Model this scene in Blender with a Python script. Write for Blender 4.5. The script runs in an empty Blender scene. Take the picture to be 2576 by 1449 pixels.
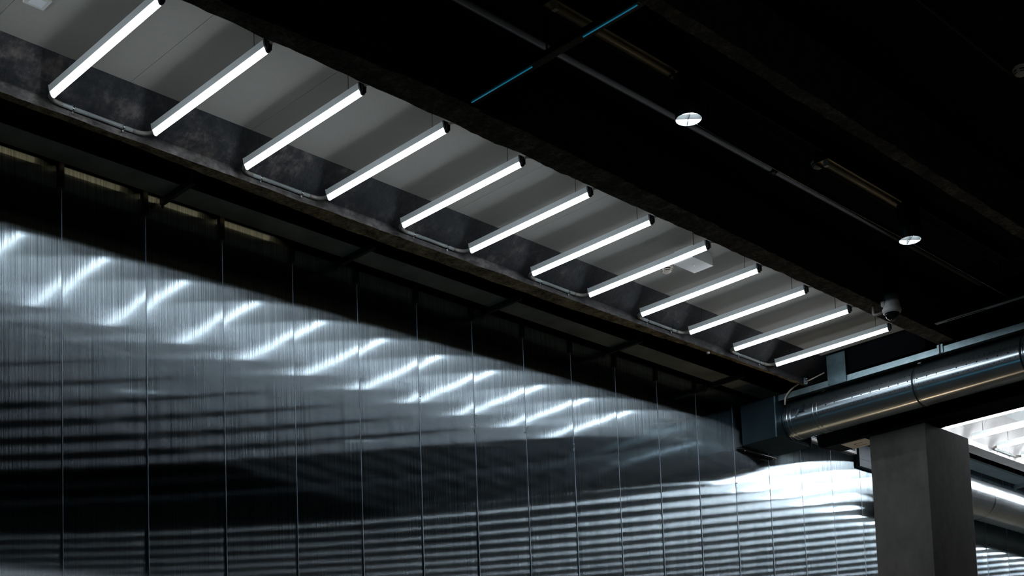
import bpy, bmesh, math, random
from mathutils import Vector, Matrix, noise
import numpy as np

# ---------------------------------------------------------------- camera, world, exposure
SC = bpy.context.scene
COL = SC.collection
EYE = 1.6                      # camera height over the floor; all heights below are given over the camera
F_PX, CX, CY = 3452.34, 1288.1, 1753.37
YAW, PITCH, ROLL = [math.radians(a) for a in (45.0725, 5.68697, -2.09833)]
fw = Vector((-math.sin(YAW) * math.cos(PITCH), math.cos(YAW) * math.cos(PITCH), math.sin(PITCH)))
rt = Vector((math.cos(YAW), math.sin(YAW), 0))
up = rt.cross(fw)
r2 = rt * math.cos(ROLL) + up * math.sin(ROLL)
u2 = -rt * math.sin(ROLL) + up * math.cos(ROLL)
cam_d = bpy.data.cameras.new('camera')
cam = bpy.data.objects.new('camera', cam_d)
COL.objects.link(cam)
cam_d.sensor_fit = 'HORIZONTAL'
cam_d.sensor_width = 36.0
cam_d.lens = F_PX / 2576 * 36.0
cam_d.shift_x = (1288 - CX) / 2576
cam_d.shift_y = (CY - 724.5) / 2576
cam_d.clip_start = 0.05
cam_d.clip_end = 200
M = Matrix((r2, u2, -fw)).transposed().to_4x4()
M.translation = (0, 0, EYE)
cam.matrix_world = M
SC.camera = cam

w = bpy.data.worlds.new('world')
SC.world = w
w.use_nodes = True
w.node_tree.nodes['Background'].inputs[0].default_value = (0.5, 0.6, 0.7, 1)
w.node_tree.nodes['Background'].inputs[1].default_value = 0.0

SC.view_settings.view_transform = 'Standard'
SC.view_settings.look = 'None'
SC.view_settings.gamma = 1.0
SC.view_settings.exposure = 0.0
SC.view_settings.use_curve_mapping = False
SC.cycles.max_bounces = 8
SC.cycles.glossy_bounces = 5
SC.cycles.diffuse_bounces = 4
SC.cycles.transparent_max_bounces = 6
SC.cycles.sample_clamp_indirect = 6.0
SC.cycles.use_denoising = True

# lamp strengths (the room's own lamps; the crossbar's cyan glint is a painted reflection)
TUBE = 14.0          # strip lights of the near bay
TUBE_FAR = 80.0      # strip lights of the far bay
DOWNLIGHT = 9.0
COVE = 0.22
CYAN = 20.0
CYAN_GLINT = 0.16
WARM = 16.0

# ---------------------------------------------------------------- node helpers
def mat(name):
    m = bpy.data.materials.new(name)
    m.use_nodes = True
    nt = m.node_tree
    return m, nt, nt.nodes, nt.links, nt.nodes['Principled BSDF']

def N(nt, t, **kw):
    n = nt.nodes.new(t)
    for k, v in kw.items():
        if k.startswith('i_'):
            n.inputs[k[2:].replace('_', ' ')].default_value = v
        else:
            setattr(n, k, v)
    return n

def ramp(nt, fac, stops):
    r = nt.nodes.new('ShaderNodeValToRGB')
    el = r.color_ramp.elements
    while len(el) > 1:
        el.remove(el[-1])
    el[0].position, el[0].color = stops[0][0], (*stops[0][1], 1)
    for p, c in stops[1:]:
        e = el.new(p)
        e.color = (*c, 1)
    nt.links.new(fac, r.inputs[0])
    return r.outputs[0]

def mth(nt, op, a, b=None, c=None):
    n = nt.nodes.new('ShaderNodeMath')
    n.operation = op
    for i, v in enumerate((a, b, c)):
        if v is None:
            continue
        if isinstance(v, (int, float)):
            n.inputs[i].default_value = v
        else:
            nt.links.new(v, n.inputs[i])
    return n.outputs[0]

def mixc(nt, fac, a, b, mode='MIX'):
    n = nt.nodes.new('ShaderNodeMix')
    n.data_type = 'RGBA'
    n.blend_type = mode
    for s, v in ((n.inputs[0], fac), (n.inputs[6], a), (n.inputs[7], b)):
        if isinstance(v, (int, float)):
            s.default_value = v
        elif isinstance(v, tuple):
            s.default_value = (*v, 1)
        else:
            nt.links.new(v, s)
    return n.outputs[2]

def pos(nt):
    return nt.nodes.new('ShaderNodeNewGeometry').outputs['Position']

def tc(nt):
    return nt.nodes.new('ShaderNodeTexCoord').outputs['Object']

def scaled(nt, v, s):
    n = nt.nodes.new('ShaderNodeVectorMath')
    n.operation = 'MULTIPLY'
    nt.links.new(v, n.inputs[0])
    n.inputs[1].default_value = s
    return n.outputs[0]

def nz(nt, v, scale, detail=4, rough=0.55):
    n = N(nt, 'ShaderNodeTexNoise')
    n.inputs['Scale'].default_value = scale
    n.inputs['Detail'].default_value = detail
    n.inputs['Roughness'].default_value = rough
    nt.links.new(v, n.inputs['Vector'])
    return n.outputs['Fac']

def bump(nt, p, h, strength, dist=0.01):
    b = N(nt, 'ShaderNodeBump')
    b.inputs['Strength'].default_value = strength
    b.inputs['Distance'].default_value = dist
    nt.links.new(h, b.inputs['Height'])
    nt.links.new(b.outputs[0], p.inputs['Normal'])

def plain(name, col, rough=0.5, metal=0.0, var=0.12, vs=12.0, bmp=0.0, spec=0.5):
    m, nt, ns, ln, p = mat(name)
    f = nz(nt, tc(nt), vs)
    a = tuple(c * (1 - var) for c in col)
    b = tuple(min(1, c * (1 + var)) for c in col)
    ln.new(ramp(nt, f, [(0.3, a), (0.7, b)]), p.inputs['Base Color'])
    p.inputs['Roughness'].default_value = rough
    p.inputs['Metallic'].default_value = metal
    p.inputs['Specular IOR Level'].default_value = spec
    if bmp:
        bump(nt, p, nz(nt, tc(nt), vs * 8), bmp)
    return m

def emit(name, col, s):
    m, nt, ns, ln, p = mat(name)
    p.inputs['Base Color'].default_value = (0.8, 0.8, 0.8, 1)
    p.inputs['Roughness'].default_value = 0.4
    p.inputs['Emission Color'].default_value = (*col, 1)
    p.inputs['Emission Strength'].default_value = s
    return m

# ---------------------------------------------------------------- materials
M_TUBE = emit('lit_diffuser', (0.84, 0.91, 1.0), TUBE)
M_TUBE_FAR = emit('lit_diffuser_far', (0.88, 0.94, 1.0), TUBE_FAR)
M_DOWN = emit('lit_louvre', (0.86, 0.95, 1.0), DOWNLIGHT)
M_COVE = emit('warm_cove_tube', (1.0, 0.78, 0.45), COVE)
M_CYAN = emit('cyan_tube', (0.05, 0.65, 1.0), CYAN)
M_CYANGLINT = emit('cyan_glint_glow', (0.0, 0.6, 1.0), CYAN_GLINT)  # cyan reflection on the crossbar, put in as a weak glow
M_WARM = emit('warm_tube', (1.0, 0.68, 0.42), WARM)

M_HOUSING = plain('grey_powder_coat', (0.74, 0.80, 0.79), 0.45, 0, 0.03, 3)
M_BLACKPL = plain('black_plastic', (0.012, 0.013, 0.014), 0.4, 0, 0.1)
M_WIRE = plain('dark_steel_wire', (0.05, 0.055, 0.06), 0.5, 0.5, 0.1)
M_CONDUIT = plain('grey_pvc_conduit', (0.27, 0.30, 0.295), 0.4, 0, 0.06, 6)
M_ELBOW = plain('beige_pvc_elbow', (0.22, 0.21, 0.185), 0.45, 0, 0.06, 6)
M_CREAM = plain('cream_plastic', (0.62, 0.55, 0.46), 0.4, 0, 0.03)
M_WHITEPL = plain('white_plastic', (0.6, 0.6, 0.57), 0.4, 0, 0.03)
M_SLOT = plain('slot_black', (0.01, 0.01, 0.01), 0.7, 0, 0.1)
M_BLACKMET = plain('black_painted_steel', (0.010, 0.010, 0.010), 0.35, 0.0, 0.2)
M_PIPE = plain('dark_grey_pipe', (0.018, 0.020, 0.018), 0.75, 0.0, 0.2, spec=0.25)
M_BLACKCEIL = plain('black_slab', (0.006, 0.006, 0.006), 0.9, 0, 0.2, 2, spec=0.1)  # near-black base colour for slab, board backing and track rail
M_FAINT = plain('dark_box_paint', (0.008, 0.009, 0.009), 0.5, 0.0, 0.2)
M_BRASS = plain('brass_tube_glass', (0.70, 0.58, 0.38), 0.35, 0.0, 0.1, 4)
M_REFL = plain('lamp_reflector', (0.34, 0.30, 0.20), 0.45, 0.3, 0.2, 4)
M_BLUEBLK = plain('blue_black_rail', (0.03, 0.042, 0.055), 0.4, 0.3, 0.1)

# mottled galvanised sheet
def galv(name, c1, c2, rough=0.42, scale=9):
    m, nt, ns, ln, p = mat(name)
    v = N(nt, 'ShaderNodeTexVoronoi')
    v.inputs['Scale'].default_value = scale * 3
    ln.new(tc(nt), v.inputs['Vector'])
    f = mth(nt, 'ADD', mth(nt, 'MULTIPLY', nz(nt, tc(nt), scale, 6), 0.8), mth(nt, 'MULTIPLY', v.outputs['Color'], 0.2))
    ln.new(ramp(nt, f, [(0.3, c1), (0.75, c2)]), p.inputs['Base Color'])
    p.inputs['Metallic'].default_value = 0.8
    p.inputs['Roughness'].default_value = rough
    return m
M_GALV = galv('galvanised_sheet', (0.25, 0.36, 0.39), (0.40, 0.52, 0.55))
M_GALVDK = galv('dull_galvanised_sheet', (0.13, 0.21, 0.235), (0.22, 0.32, 0.35))
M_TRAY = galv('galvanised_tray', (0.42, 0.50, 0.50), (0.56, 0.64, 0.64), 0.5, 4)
M_TRAYDK = plain('tray_underside', (0.21, 0.225, 0.195), 0.6, 0.1, 0.35, 3)
M_BOX = galv('painted_plenum_sheet', (0.035, 0.062, 0.075), (0.05, 0.085, 0.10), 0.5, 3)
M_RODMET = plain('dark_polished_rod', (0.25, 0.25, 0.25), 0.22, 1.0, 0.1)
M_STEEL = plain('bright_steel', (0.6, 0.62, 0.62), 0.25, 1.0, 0.1)
M_STRUT = plain('dark_channel', (0.035, 0.037, 0.035), 0.45, 0.4, 0.2)

# spiral duct metal with three rows of perforations (positions in metres along X and round the shell)
def duct_metal(name, yc, zc, R, axis, cells, tint=(0.50, 0.58, 0.62)):
    m, nt, ns, ln, p = mat(name)
    P = N(nt, 'ShaderNodeSeparateXYZ')
    ln.new(pos(nt), P.inputs[0])
    a_out, b_out = (P.outputs[0], P.outputs[1]) if axis == 'X' else (P.outputs[1], P.outputs[0])
    # angle above the horizontal, seen from the camera side
    if axis == 'X':
        front = mth(nt, 'SUBTRACT', yc, b_out)
    else:
        front = mth(nt, 'SUBTRACT', b_out, yc)
    ang = mth(nt, 'ARCTAN2', mth(nt, 'SUBTRACT', P.outputs[2], zc + EYE), front)
    mask = None
    for (deg, pitch, rad, off) in cells:
        du = mth(nt, 'SUBTRACT', mth(nt, 'PINGPONG', mth(nt, 'ADD', a_out, 50 + off), pitch / 2), 0.0)
        dv = mth(nt, 'MULTIPLY', mth(nt, 'SUBTRACT', ang, math.radians(deg)), R)
        d = mth(nt, 'SQRT', mth(nt, 'ADD', mth(nt, 'MULTIPLY', du, du), mth(nt, 'MULTIPLY', dv, dv)))
        k = mth(nt, 'LESS_THAN', d, rad)
        mask = k if mask is None else mth(nt, 'MAXIMUM', mask, k)
    # no holes near the collar rings
    if axis == 'X':
        seg = mth(nt, 'PINGPONG', mth(nt, 'ADD', a_out, 50 + 0.025), 0.515)
    else:
        seg = mth(nt, 'PINGPONG', mth(nt, 'ADD', a_out, 50), 0.7)
    mask = mth(nt, 'MULTIPLY', mask, mth(nt, 'GREATER_THAN', seg, 0.05))
    if axis == 'X':
        mask = mth(nt, 'MULTIPLY', mask, mth(nt, 'GREATER_THAN', a_out, -7.0))
    f = nz(nt, scaled(nt, pos(nt), (1, 1, 1) if axis == 'X' else (1, 1, 1)), 5, 5)
    base = ramp(nt, f, [(0.3, tuple(c * 0.85 for c in tint)), (0.7, tint)])
    ln.new(mixc(nt, mask, base, (0.004, 0.004, 0.004)), p.inputs['Base Color'])
    g = N(nt, 'ShaderNodeBsdfAnisotropic')
    g.distribution = 'GGX'
    g.inputs['Roughness'].default_value = 0.26
    g.inputs['Anisotropy'].default_value = -0.62
    tn = N(nt, 'ShaderNodeCombineXYZ')
    tn.inputs[0 if axis == 'X' else 1].default_value = 1.0
    ln.new(tn.outputs[0], g.inputs['Tangent'])
    ln.new(base, g.inputs['Color'])
    p.inputs['Metallic'].default_value = 0.9
    p.inputs['Roughness'].default_value = 0.45
    m1 = N(nt, 'ShaderNodeMixShader')
    m1.inputs[0].default_value = 0.2
    ln.new(g.outputs[0], m1.inputs[1]); ln.new(p.outputs[0], m1.inputs[2])
    hole = N(nt, 'ShaderNodeBsdfDiffuse')
    hole.inputs['Color'].default_value = (0.003, 0.003, 0.003, 1)
    m2 = N(nt, 'ShaderNodeMixShader')
    ln.new(mask, m2.inputs[0]); ln.new(m1.outputs[0], m2.inputs[1]); ln.new(hole.outputs[0], m2.inputs[2])
    ln.new(m2.outputs[0], ns['Material Output'].inputs[0])
    # slight rolling waviness
    bump(nt, p, nz(nt, scaled(nt, pos(nt), (1.2, 5, 5) if axis == 'X' else (5, 1.2, 5)), 3, 2), 0.04, 0.01)
    return m
M_DUCTX = duct_metal('perforated_duct_metal', 11.56, 4.01, 0.195, 'X',
                     [(18.5, 0.0485, 0.0042, 0.0), (2.6, 0.097, 0.0064, 0.02), (-13.0, 0.0485, 0.0042, 0.01)])
M_DUCTY = duct_metal('far_duct_metal', -7.55, 3.83, 0.235, 'Y',
                     [(14, 0.05, 0.0018, 0.0), (2, 0.05, 0.0018, 0.02)], (0.66, 0.71, 0.74))
M_COLLAR = plain('duct_collar_metal', (0.50, 0.57, 0.60), 0.22, 1.0, 0.05)
M_COLLARDK = plain('duct_collar_rubber', (0.02, 0.03, 0.035), 0.3, 0.2, 0.1)

# near bay ceiling board: pale grey board, fine speckle
def board(name, c, var=0.06):
    m, nt, ns, ln, p = mat(name)
    f = nz(nt, pos(nt), 1.1, 5)
    g = nz(nt, pos(nt), 90, 2)
    col = ramp(nt, f, [(0.3, tuple(x * (1 - var) for x in c)), (0.7, tuple(x * (1 + var) for x in c))])
    ln.new(mixc(nt, 0.05, col, ramp(nt, g, [(0.35, (0.2, 0.2, 0.2)), (0.65, (0.8, 0.8, 0.8))]), 'OVERLAY'), p.inputs['Base Color'])
    p.inputs['Roughness'].default_value = 0.85
    return m
M_BOARD = board('ceiling_board', (0.315, 0.31, 0.278))
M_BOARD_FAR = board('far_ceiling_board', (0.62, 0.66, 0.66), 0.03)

# old stained beam side: blue-black patina with pale mottling, paler band at the bottom
def beam_side():
    m, nt, ns, ln, p = mat('stained_concrete_side')
    P = pos(nt)
    sep = N(nt, 'ShaderNodeSeparateXYZ')
    ln.new(P, sep.inputs[0])
    n1 = nz(nt, P, 3.2, 7, 0.62)
    n2 = nz(nt, scaled(nt, P, (1, 1, 1.6)), 13, 6, 0.65)
    n3 = nz(nt, scaled(nt, P, (1, 5, 0.7)), 9, 5, 0.6)
    f = mth(nt, 'ADD', mth(nt, 'MULTIPLY', n1, 0.55), mth(nt, 'ADD', mth(nt, 'MULTIPLY', n2, 0.35), mth(nt, 'MULTIPLY', n3, 0.10)))
    # pale band with a wandering upper limit
    zrel = mth(nt, 'SUBTRACT', sep.outputs[2], 4.25 + EYE)
    lim = mth(nt, 'ADD', 0.02, mth(nt, 'MULTIPLY', nz(nt, P, 4, 5, 0.7), 0.085))
    band = mth(nt, 'SMOOTH_MIN', 1.0, mth(nt, 'MAXIMUM', 0.0, mth(nt, 'MULTIPLY', mth(nt, 'SUBTRACT', lim, zrel), 40)), 0.01)
    col = ramp(nt, f, [(0.38, (0.005, 0.008, 0.011)), (0.48, (0.013, 0.017, 0.021)), (0.54, (0.035, 0.034, 0.036)), (0.62, (0.12, 0.108, 0.10)), (0.72, (0.22, 0.2, 0.18))])
    light = ramp(nt, mth(nt, 'ADD', mth(nt, 'MULTIPLY', n2, 0.6), mth(nt, 'MULTIPLY', n1, 0.4)), [(0.36, (0.035, 0.032, 0.030)), (0.5, (0.085, 0.079, 0.073)), (0.65, (0.21, 0.195, 0.18))])
    # mottling and pale band fade to blue-black towards the far end
    near = mth(nt, 'MINIMUM', 1.0, mth(nt, 'MAXIMUM', 0.25, mth(nt, 'DIVIDE', mth(nt, 'SUBTRACT', 11.5, sep.outputs[1]), 6.0)))
    col = mixc(nt, near, (0.010, 0.011, 0.013), col)
    ln.new(mixc(nt, mth(nt, 'MULTIPLY', band, near), col, light), p.inputs['Base Color'])
    p.inputs['Roughness'].default_value = 0.75
    bump(nt, p, n2, 0.5, 0.02)
    return m
M_BEAMSIDE = beam_side()

def flaky(name, a, b, c):
    m, nt, ns, ln, p = mat(name)
    P = pos(nt)
    n1 = nz(nt, P, 9, 8, 0.7)
    n2 = nz(nt, P, 45, 4, 0.7)
    f = mth(nt, 'ADD', mth(nt, 'MULTIPLY', n1, 0.6), mth(nt, 'MULTIPLY', n2, 0.4))
    ln.new(ramp(nt, f, [(0.38, a), (0.5, b), (0.62, c)]), p.inputs['Base Color'])
    p.inputs['Roughness'].default_value = 0.9
    bump(nt, p, f, 0.9, 0.03)
    return m
M_BEAMBOT = flaky('brown_rough_concrete', (0.05, 0.038, 0.02), (0.30, 0.23, 0.12), (0.62, 0.50, 0.28))
M_BEAMDARK = flaky('dark_rough_concrete', (0.004, 0.004, 0.003), (0.01, 0.0095, 0.007), (0.022, 0.02, 0.013))
M_BEAMRIGHT = flaky('dim_brown_concrete', (0.010, 0.009, 0.007), (0.05, 0.045, 0.034), (0.17, 0.15, 0.10))
def cast_concrete():
    m, nt, ns, ln, p = mat('pale_cast_concrete')
    P = pos(nt)
    n1 = nz(nt, P, 2.2, 4, 0.5)
    spots = nz(nt, P, 26, 2, 0.5)
    sp = N(nt, 'ShaderNodeSeparateXYZ'); ln.new(P, sp.inputs[0])
    seam = mth(nt, 'LESS_THAN', mth(nt, 'PINGPONG', mth(nt, 'ADD', sp.outputs[1], 0.13), 0.30), 0.0022)
    col = ramp(nt, n1, [(0.3, (0.40, 0.385, 0.375)), (0.7, (0.56, 0.545, 0.53))])
    col = mixc(nt, seam, col, (0.30, 0.29, 0.285))
    pit = mth(nt, 'GREATER_THAN', spots, 0.74)
    ln.new(mixc(nt, pit, col, (0.22, 0.21, 0.2)), p.inputs['Base Color'])
    p.inputs['Roughness'].default_value = 0.85
    return m
M_BEAMFAR = cast_concrete()
M_CROSSEND = plain('painted_end_wall', (0.003, 0.0035, 0.005), 0.9, 0, 0.4, 3, spec=0.1)

def column_mat():
    m, nt, ns, ln, p = mat('column_render')
    P = pos(nt)
    n1 = nz(nt, P, 1.6, 6, 0.6)
    n2 = nz(nt, scaled(nt, P, (1, 1, .5)), 14, 5, 0.6)
    f = mth(nt, 'ADD', mth(nt, 'MULTIPLY', n1, 0.7), mth(nt, 'MULTIPLY', n2, 0.3))
    ln.new(ramp(nt, f, [(0.35, (0.11, 0.108, 0.096)), (0.5, (0.165, 0.163, 0.145)), (0.65, (0.205, 0.20, 0.178))]), p.inputs['Base Color'])
    p.inputs['Roughness'].default_value = 0.85
    bump(nt, p, n2, 0.15, 0.01)
    return m
M_COLUMN = column_mat()

# brushed metal wall: vertical grooves scatter the lamps sideways, a tighter lobe keeps the lamp streaks
def wall_mat():
    m = bpy.data.materials.new('brushed_metal_panels')
    m.use_nodes = True
    nt = m.node_tree
    nt.nodes.clear()
    ln = nt.links
    out = N(nt, 'ShaderNodeOutputMaterial')
    geo = N(nt, 'ShaderNodeNewGeometry')
    sep = N(nt, 'ShaderNodeSeparateXYZ')
    ln.new(geo.outputs['Position'], sep.inputs[0])
    Y, Z = sep.outputs[1], sep.outputs[2]
    def strand(sy, sz, det):
        c = N(nt, 'ShaderNodeCombineXYZ')
        ln.new(mth(nt, 'MULTIPLY', Y, sy), c.inputs[0])
        ln.new(mth(nt, 'MULTIPLY', Z, sz), c.inputs[1])
        n = N(nt, 'ShaderNodeTexNoise')
        n.noise_dimensions = '2D'
        n.inputs['Scale'].default_value = 1.0
        n.inputs['Detail'].default_value = det
        n.inputs['Roughness'].default_value = 0.6
        ln.new(c.outputs[0], n.inputs['Vector'])
        return mth(nt, 'SUBTRACT', n.outputs['Fac'], 0.5)
    fine = strand(150, 0.6, 2)
    broad = strand(14, 0.3, 1)
    phi = mth(nt, 'ADD', mth(nt, 'MULTIPLY', fine, 0.05), mth(nt, 'MULTIPLY', broad, 0.008))
    nrm = N(nt, 'ShaderNodeCombineXYZ')
    ln.new(phi, nrm.inputs[1])
    add = N(nt, 'ShaderNodeVectorMath')
    add.operation = 'ADD'
    ln.new(geo.outputs['Normal'], add.inputs[0])
    ln.new(nrm.outputs[0], add.inputs[1])
    nor = N(nt, 'ShaderNodeVectorMath')
    nor.operation = 'NORMALIZE'
    ln.new(add.outputs[0], nor.inputs[0])
    tan = N(nt, 'ShaderNodeCombineXYZ')
    tan.inputs[2].default_value = 1.0
    tone = mth(nt, 'ADD', 0.5, mth(nt, 'ADD', mth(nt, 'MULTIPLY', fine, 0.95), mth(nt, 'MULTIPLY', broad, 0.06)))
    colr = ramp(nt, tone, [(0.25, (0.20, 0.255, 0.28)), (0.75, (0.52, 0.60, 0.64))])
    def gl(r, a):
        g = N(nt, 'ShaderNodeBsdfAnisotropic')
        g.distribution = 'GGX'
        g.inputs['Roughness'].default_value = r
        g.inputs['Anisotropy'].default_value = a
        ln.new(colr, g.inputs['Color'])
        ln.new(nor.outputs[0], g.inputs['Normal'])
        ln.new(tan.outputs[0], g.inputs['Tangent'])
        return g.outputs[0]
    wide = gl(0.157, 0.927)
    tight = gl(0.07, 0.755)
    mx = N(nt, 'ShaderNodeMixShader')
    mx.inputs[0].default_value = 0.36
    ln.new(wide, mx.inputs[1])
    ln.new(tight, mx.inputs[2])
    ln.new(mx.outputs[0], out.inputs[0])
    return m
M_WALL = wall_mat()
M_JOINT = plain('joint_strip_metal', (0.32, 0.38, 0.44), 0.35, 1.0, 0.15, 20)
M_SEAL = plain('white_sealant', (0.7, 0.74, 0.75), 0.3, 0, 0.1)
M_FLOOR = plain('polished_brown_floor', (0.17, 0.14, 0.10), 0.35, 0, 0.2, 2)
M_DARKWALL = plain('dark_wall_paint', (0.012, 0.012, 0.012), 0.8, 0, 0.2, 2)
M_TEAL = plain('teal_painted_panel', (0.002, 0.028, 0.042), 0.6, 0.0, 0.15, 10)
M_LOUVRE = plain('white_louvre', (0.75, 0.78, 0.8), 0.4, 0, 0.03)
M_BLADE = plain('grey_louvre_blade', (0.05, 0.06, 0.065), 0.4, 0, 0.03)
M_HATCH = plain('white_hatch', (0.85, 0.80, 0.66), 0.5, 0, 0.03)

# ---------------------------------------------------------------- mesh builder
class MB:
    def __init__(s):
        s.v, s.f, s.mi, s.sm = [], [], [], []
        s.cur = 0
    def face(s, ids, smooth=False):
        s.f.append(ids); s.mi.append(s.cur); s.sm.append(smooth)
    def box(s, x0, x1, y0, y1, z0, z1):
        b = len(s.v)
        s.v += [(x0, y0, z0), (x1, y0, z0), (x1, y1, z0), (x0, y1, z0), (x0, y0, z1), (x1, y0, z1), (x1, y1, z1), (x0, y1, z1)]
        for q in ((0, 3, 2, 1), (4, 5, 6, 7), (0, 1, 5, 4), (1, 2, 6, 5), (2, 3, 7, 6), (3, 0, 4, 7)):
            s.face([b + i for i in q])
        return s
    def ring(s, c, n, r, seg):
        n = Vector(n).normalized()
        a = Vector((0, 0, 1)) if abs(n.z) < 0.9 else Vector((1, 0, 0))
        u = n.cross(a).normalized(); w_ = n.cross(u)
        b = len(s.v)
        for i in range(seg):
            t = 2 * math.pi * i / seg
            p = Vector(c) + (u * math.cos(t) + w_ * math.sin(t)) * r
            s.v.append(tuple(p))
        return b
    def tube(s, pts, r, seg=12, caps=True):
        pts = [Vector(p) for p in pts]
        rs = r if isinstance(r, (list, tuple)) else [r] * len(pts)
        prev = None; u = None
        rings = []
        for i, p in enumerate(pts):
            if i == 0: d = pts[1] - pts[0]
            elif i == len(pts) - 1: d = pts[-1] - pts[-2]
            else: d = (pts[i + 1] - p).normalized() + (p - pts[i - 1]).normalized()
            d.normalize()
            if u is None:
                a = Vector((0, 0, 1)) if abs(d.z) < 0.9 else Vector((1, 0, 0))
                u = d.cross(a).normalized()
            else:
                u = (u - d * u.dot(d)).normalized()
            w_ = d.cross(u)
            b = len(s.v)
            for k in range(seg):
                t = 2 * math.pi * k / seg
                s.v.append(tuple(p + (u * math.cos(t) + w_ * math.sin(t)) * rs[i]))
            rings.append(b)
        for a, b in zip(rings, rings[1:]):
            for k in range(seg):
                k2 = (k + 1) % seg
                s.face([a + k, a + k2, b + k2, b + k], True)
        if caps:
            s.face([rings[0] + k for k in range(seg)][::-1])
            s.face([rings[-1] + k for k in range(seg)])
        return s
    def lathe(s, c, prof, seg=32):
        # profile of (radius, z) about a vertical axis, from top to bottom or reverse
        rings = []
        for r, z in prof:
            b = len(s.v)
            if r < 1e-6:
                s.v.append((c[0], c[1], c[2] + z)); rings.append((b, 1))
            else:
                for k in range(seg):
                    t = 2 * math.pi * k / seg
                    s.v.append((c[0] + r * math.cos(t), c[1] + r * math.sin(t), c[2] + z))
                rings.append((b, seg))
        for (a, na), (b, nb) in zip(rings, rings[1:]):
            for k in range(seg):
                k2 = (k + 1) % seg
                if na == 1 and nb == 1: break
                if na == 1: s.face([a, b + k, b + k2], True)
                elif nb == 1: s.face([a + k, b, a + k2], True)
                else: s.face([a + k, b + k, b + k2, a + k2], True)
        return s
    def prism_x(s, prof, x0, x1, smooth=()):
        # closed outline of (y, z), extruded along X
        n = len(prof); b = len(s.v)
        s.v += [(x0, y, z) for y, z in prof] + [(x1, y, z) for y, z in prof]
        for i in range(n):
            j = (i + 1) % n
            s.face([b + i, b + j, b + n + j, b + n + i], i in smooth)
        s.face([b + i for i in range(n)][::-1]); s.face([b + n + i for i in range(n)])
        return s
    def build(s, name, m, parent=None, bevel=0.0, at=None):
        me = bpy.data.meshes.new(name)
        o = bpy.data.objects.new(name, me)
        if parent is None and at is None:
            # origin at the middle of the thing's box
            V = np.array(s.v); at = tuple((V.min(0) + V.max(0)) / 2)
        off = Vector(at) if (parent is None) else Vector((0, 0, 0))
        if parent is not None:
            off = parent_off(parent)
        vs = [(x - off[0], y - off[1], z - off[2]) for x, y, z in s.v]
        me.from_pydata(vs, [], s.f)
        for i, p in enumerate(me.polygons):
            p.use_smooth = s.sm[i]
            p.material_index = s.mi[i]
        for mm in (m if isinstance(m, (list, tuple)) else [m]):
            me.materials.append(mm)
        bm = bmesh.new(); bm.from_mesh(me)
        bmesh.ops.recalc_face_normals(bm, faces=bm.faces)
        bm.to_mesh(me); bm.free()
        me.update()
        COL.objects.link(o)
        if parent is None:
            o.location = (off[0], off[1], off[2] + EYE)
        else:
            o.parent = parent
        if bevel:
            b = o.modifiers.new('bevel', 'BEVEL')
            b.width = bevel; b.segments = 2; b.limit_method = 'ANGLE'
        return o

OFF = {}
def parent_off(p):
    return OFF[p.name]

def tag(o, label=None, cat=None, group=None, kind=None):
    if label: o['label'] = label
    if cat: o['category'] = cat
    if group: o['group'] = group
    if kind: o['kind'] = kind
    return o

def thing(name, at, label, cat, group=None):
    o = bpy.data.objects.new(name, None)
    o.empty_display_size = 0.1
    COL.objects.link(o)
    o.location = (at[0], at[1], at[2] + EYE)
    OFF[o.name] = Vector(at)
    return tag(o, label, cat, group)

def sub(o, parent):
    OFF[o.name] = OFF[parent.name]
    return o

def copy_thing(root, loc, label, group=None):
    def rec(o, p):
        c = o.copy(); COL.objects.link(c)
        if p is not None: c.parent = p
        for ch in [x for x in ALL(o)]:
            rec(ch, c)
        return c
    r = rec(root, None)
    r.location = (loc[0], loc[1], loc[2] + EYE)
    r['label'] = label
    if group: r['group'] = group
    return r
def ALL(o):
    return [x for x in COL.objects if x.parent == o]

def bend(p0, c, p1, n=6):
    # quadratic bend through a corner
    p0, c, p1 = Vector(p0), Vector(c), Vector(p1)
    return [tuple(p0 * (1 - t) ** 2 + c * 2 * t * (1 - t) + p1 * t * t) for t in [i / n for i in range(n + 1)]]

random.seed(4)
Z_LAMP, Z_RIB, Z_CEIL = 4.27, 4.25, 4.62
Z_BOARD = 4.465       # underside of the boards in the near coffer
XL, XR = -7.033, -5.8465
WALLX = -7.923
LY0, LDY = 3.4928, 0.6534

# ---------------------------------------------------------------- setting
m = MB(); m.box(-8.3, 12, -18, 34, -EYE - 0.2, -EYE)
tag(m.build('floor', M_FLOOR), kind='structure')

# metal wall: bowed panels with joint strips
m = MB()
J0, JW = 3.993, 0.5996
zb, zt = -EYE, 4.60
rng = random.Random(9)
for k in range(-36, 50):
    y0, y1 = J0 + JW * k, J0 + JW * (k + 1)
    if y0 < -17.5 or y1 > 33.5: continue
    n = 12
    amp = 0.0009 + rng.uniform(-0.0003, 0.0005)
    tilt = rng.uniform(-0.0009, 0.0009)
    base = len(m.v)
    for i in range(n + 1):
        t = i / n
        e = abs(2 * t - 1)
        x = WALLX - amp * e ** 4 * (1 + 1.0 * (t > .5)) + tilt * (t - 0.5) - 0.0
        for zz in (zb, zt):
            m.v.append((x, y0 + (y1 - y0) * t, zz))
    for i in range(n):
        a = base + 2 * i
        m.face([a, a + 1, a + 3, a + 2], True)
m.cur = 1
for k in range(-36, 50):
    y = J0 + JW * k
    if y < -17.5 or y > 33.5: continue
    m.tube([(WALLX - 0.0005, y, zb), (WALLX - 0.0005, y, zt)], 0.0020, 6, False)
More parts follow.
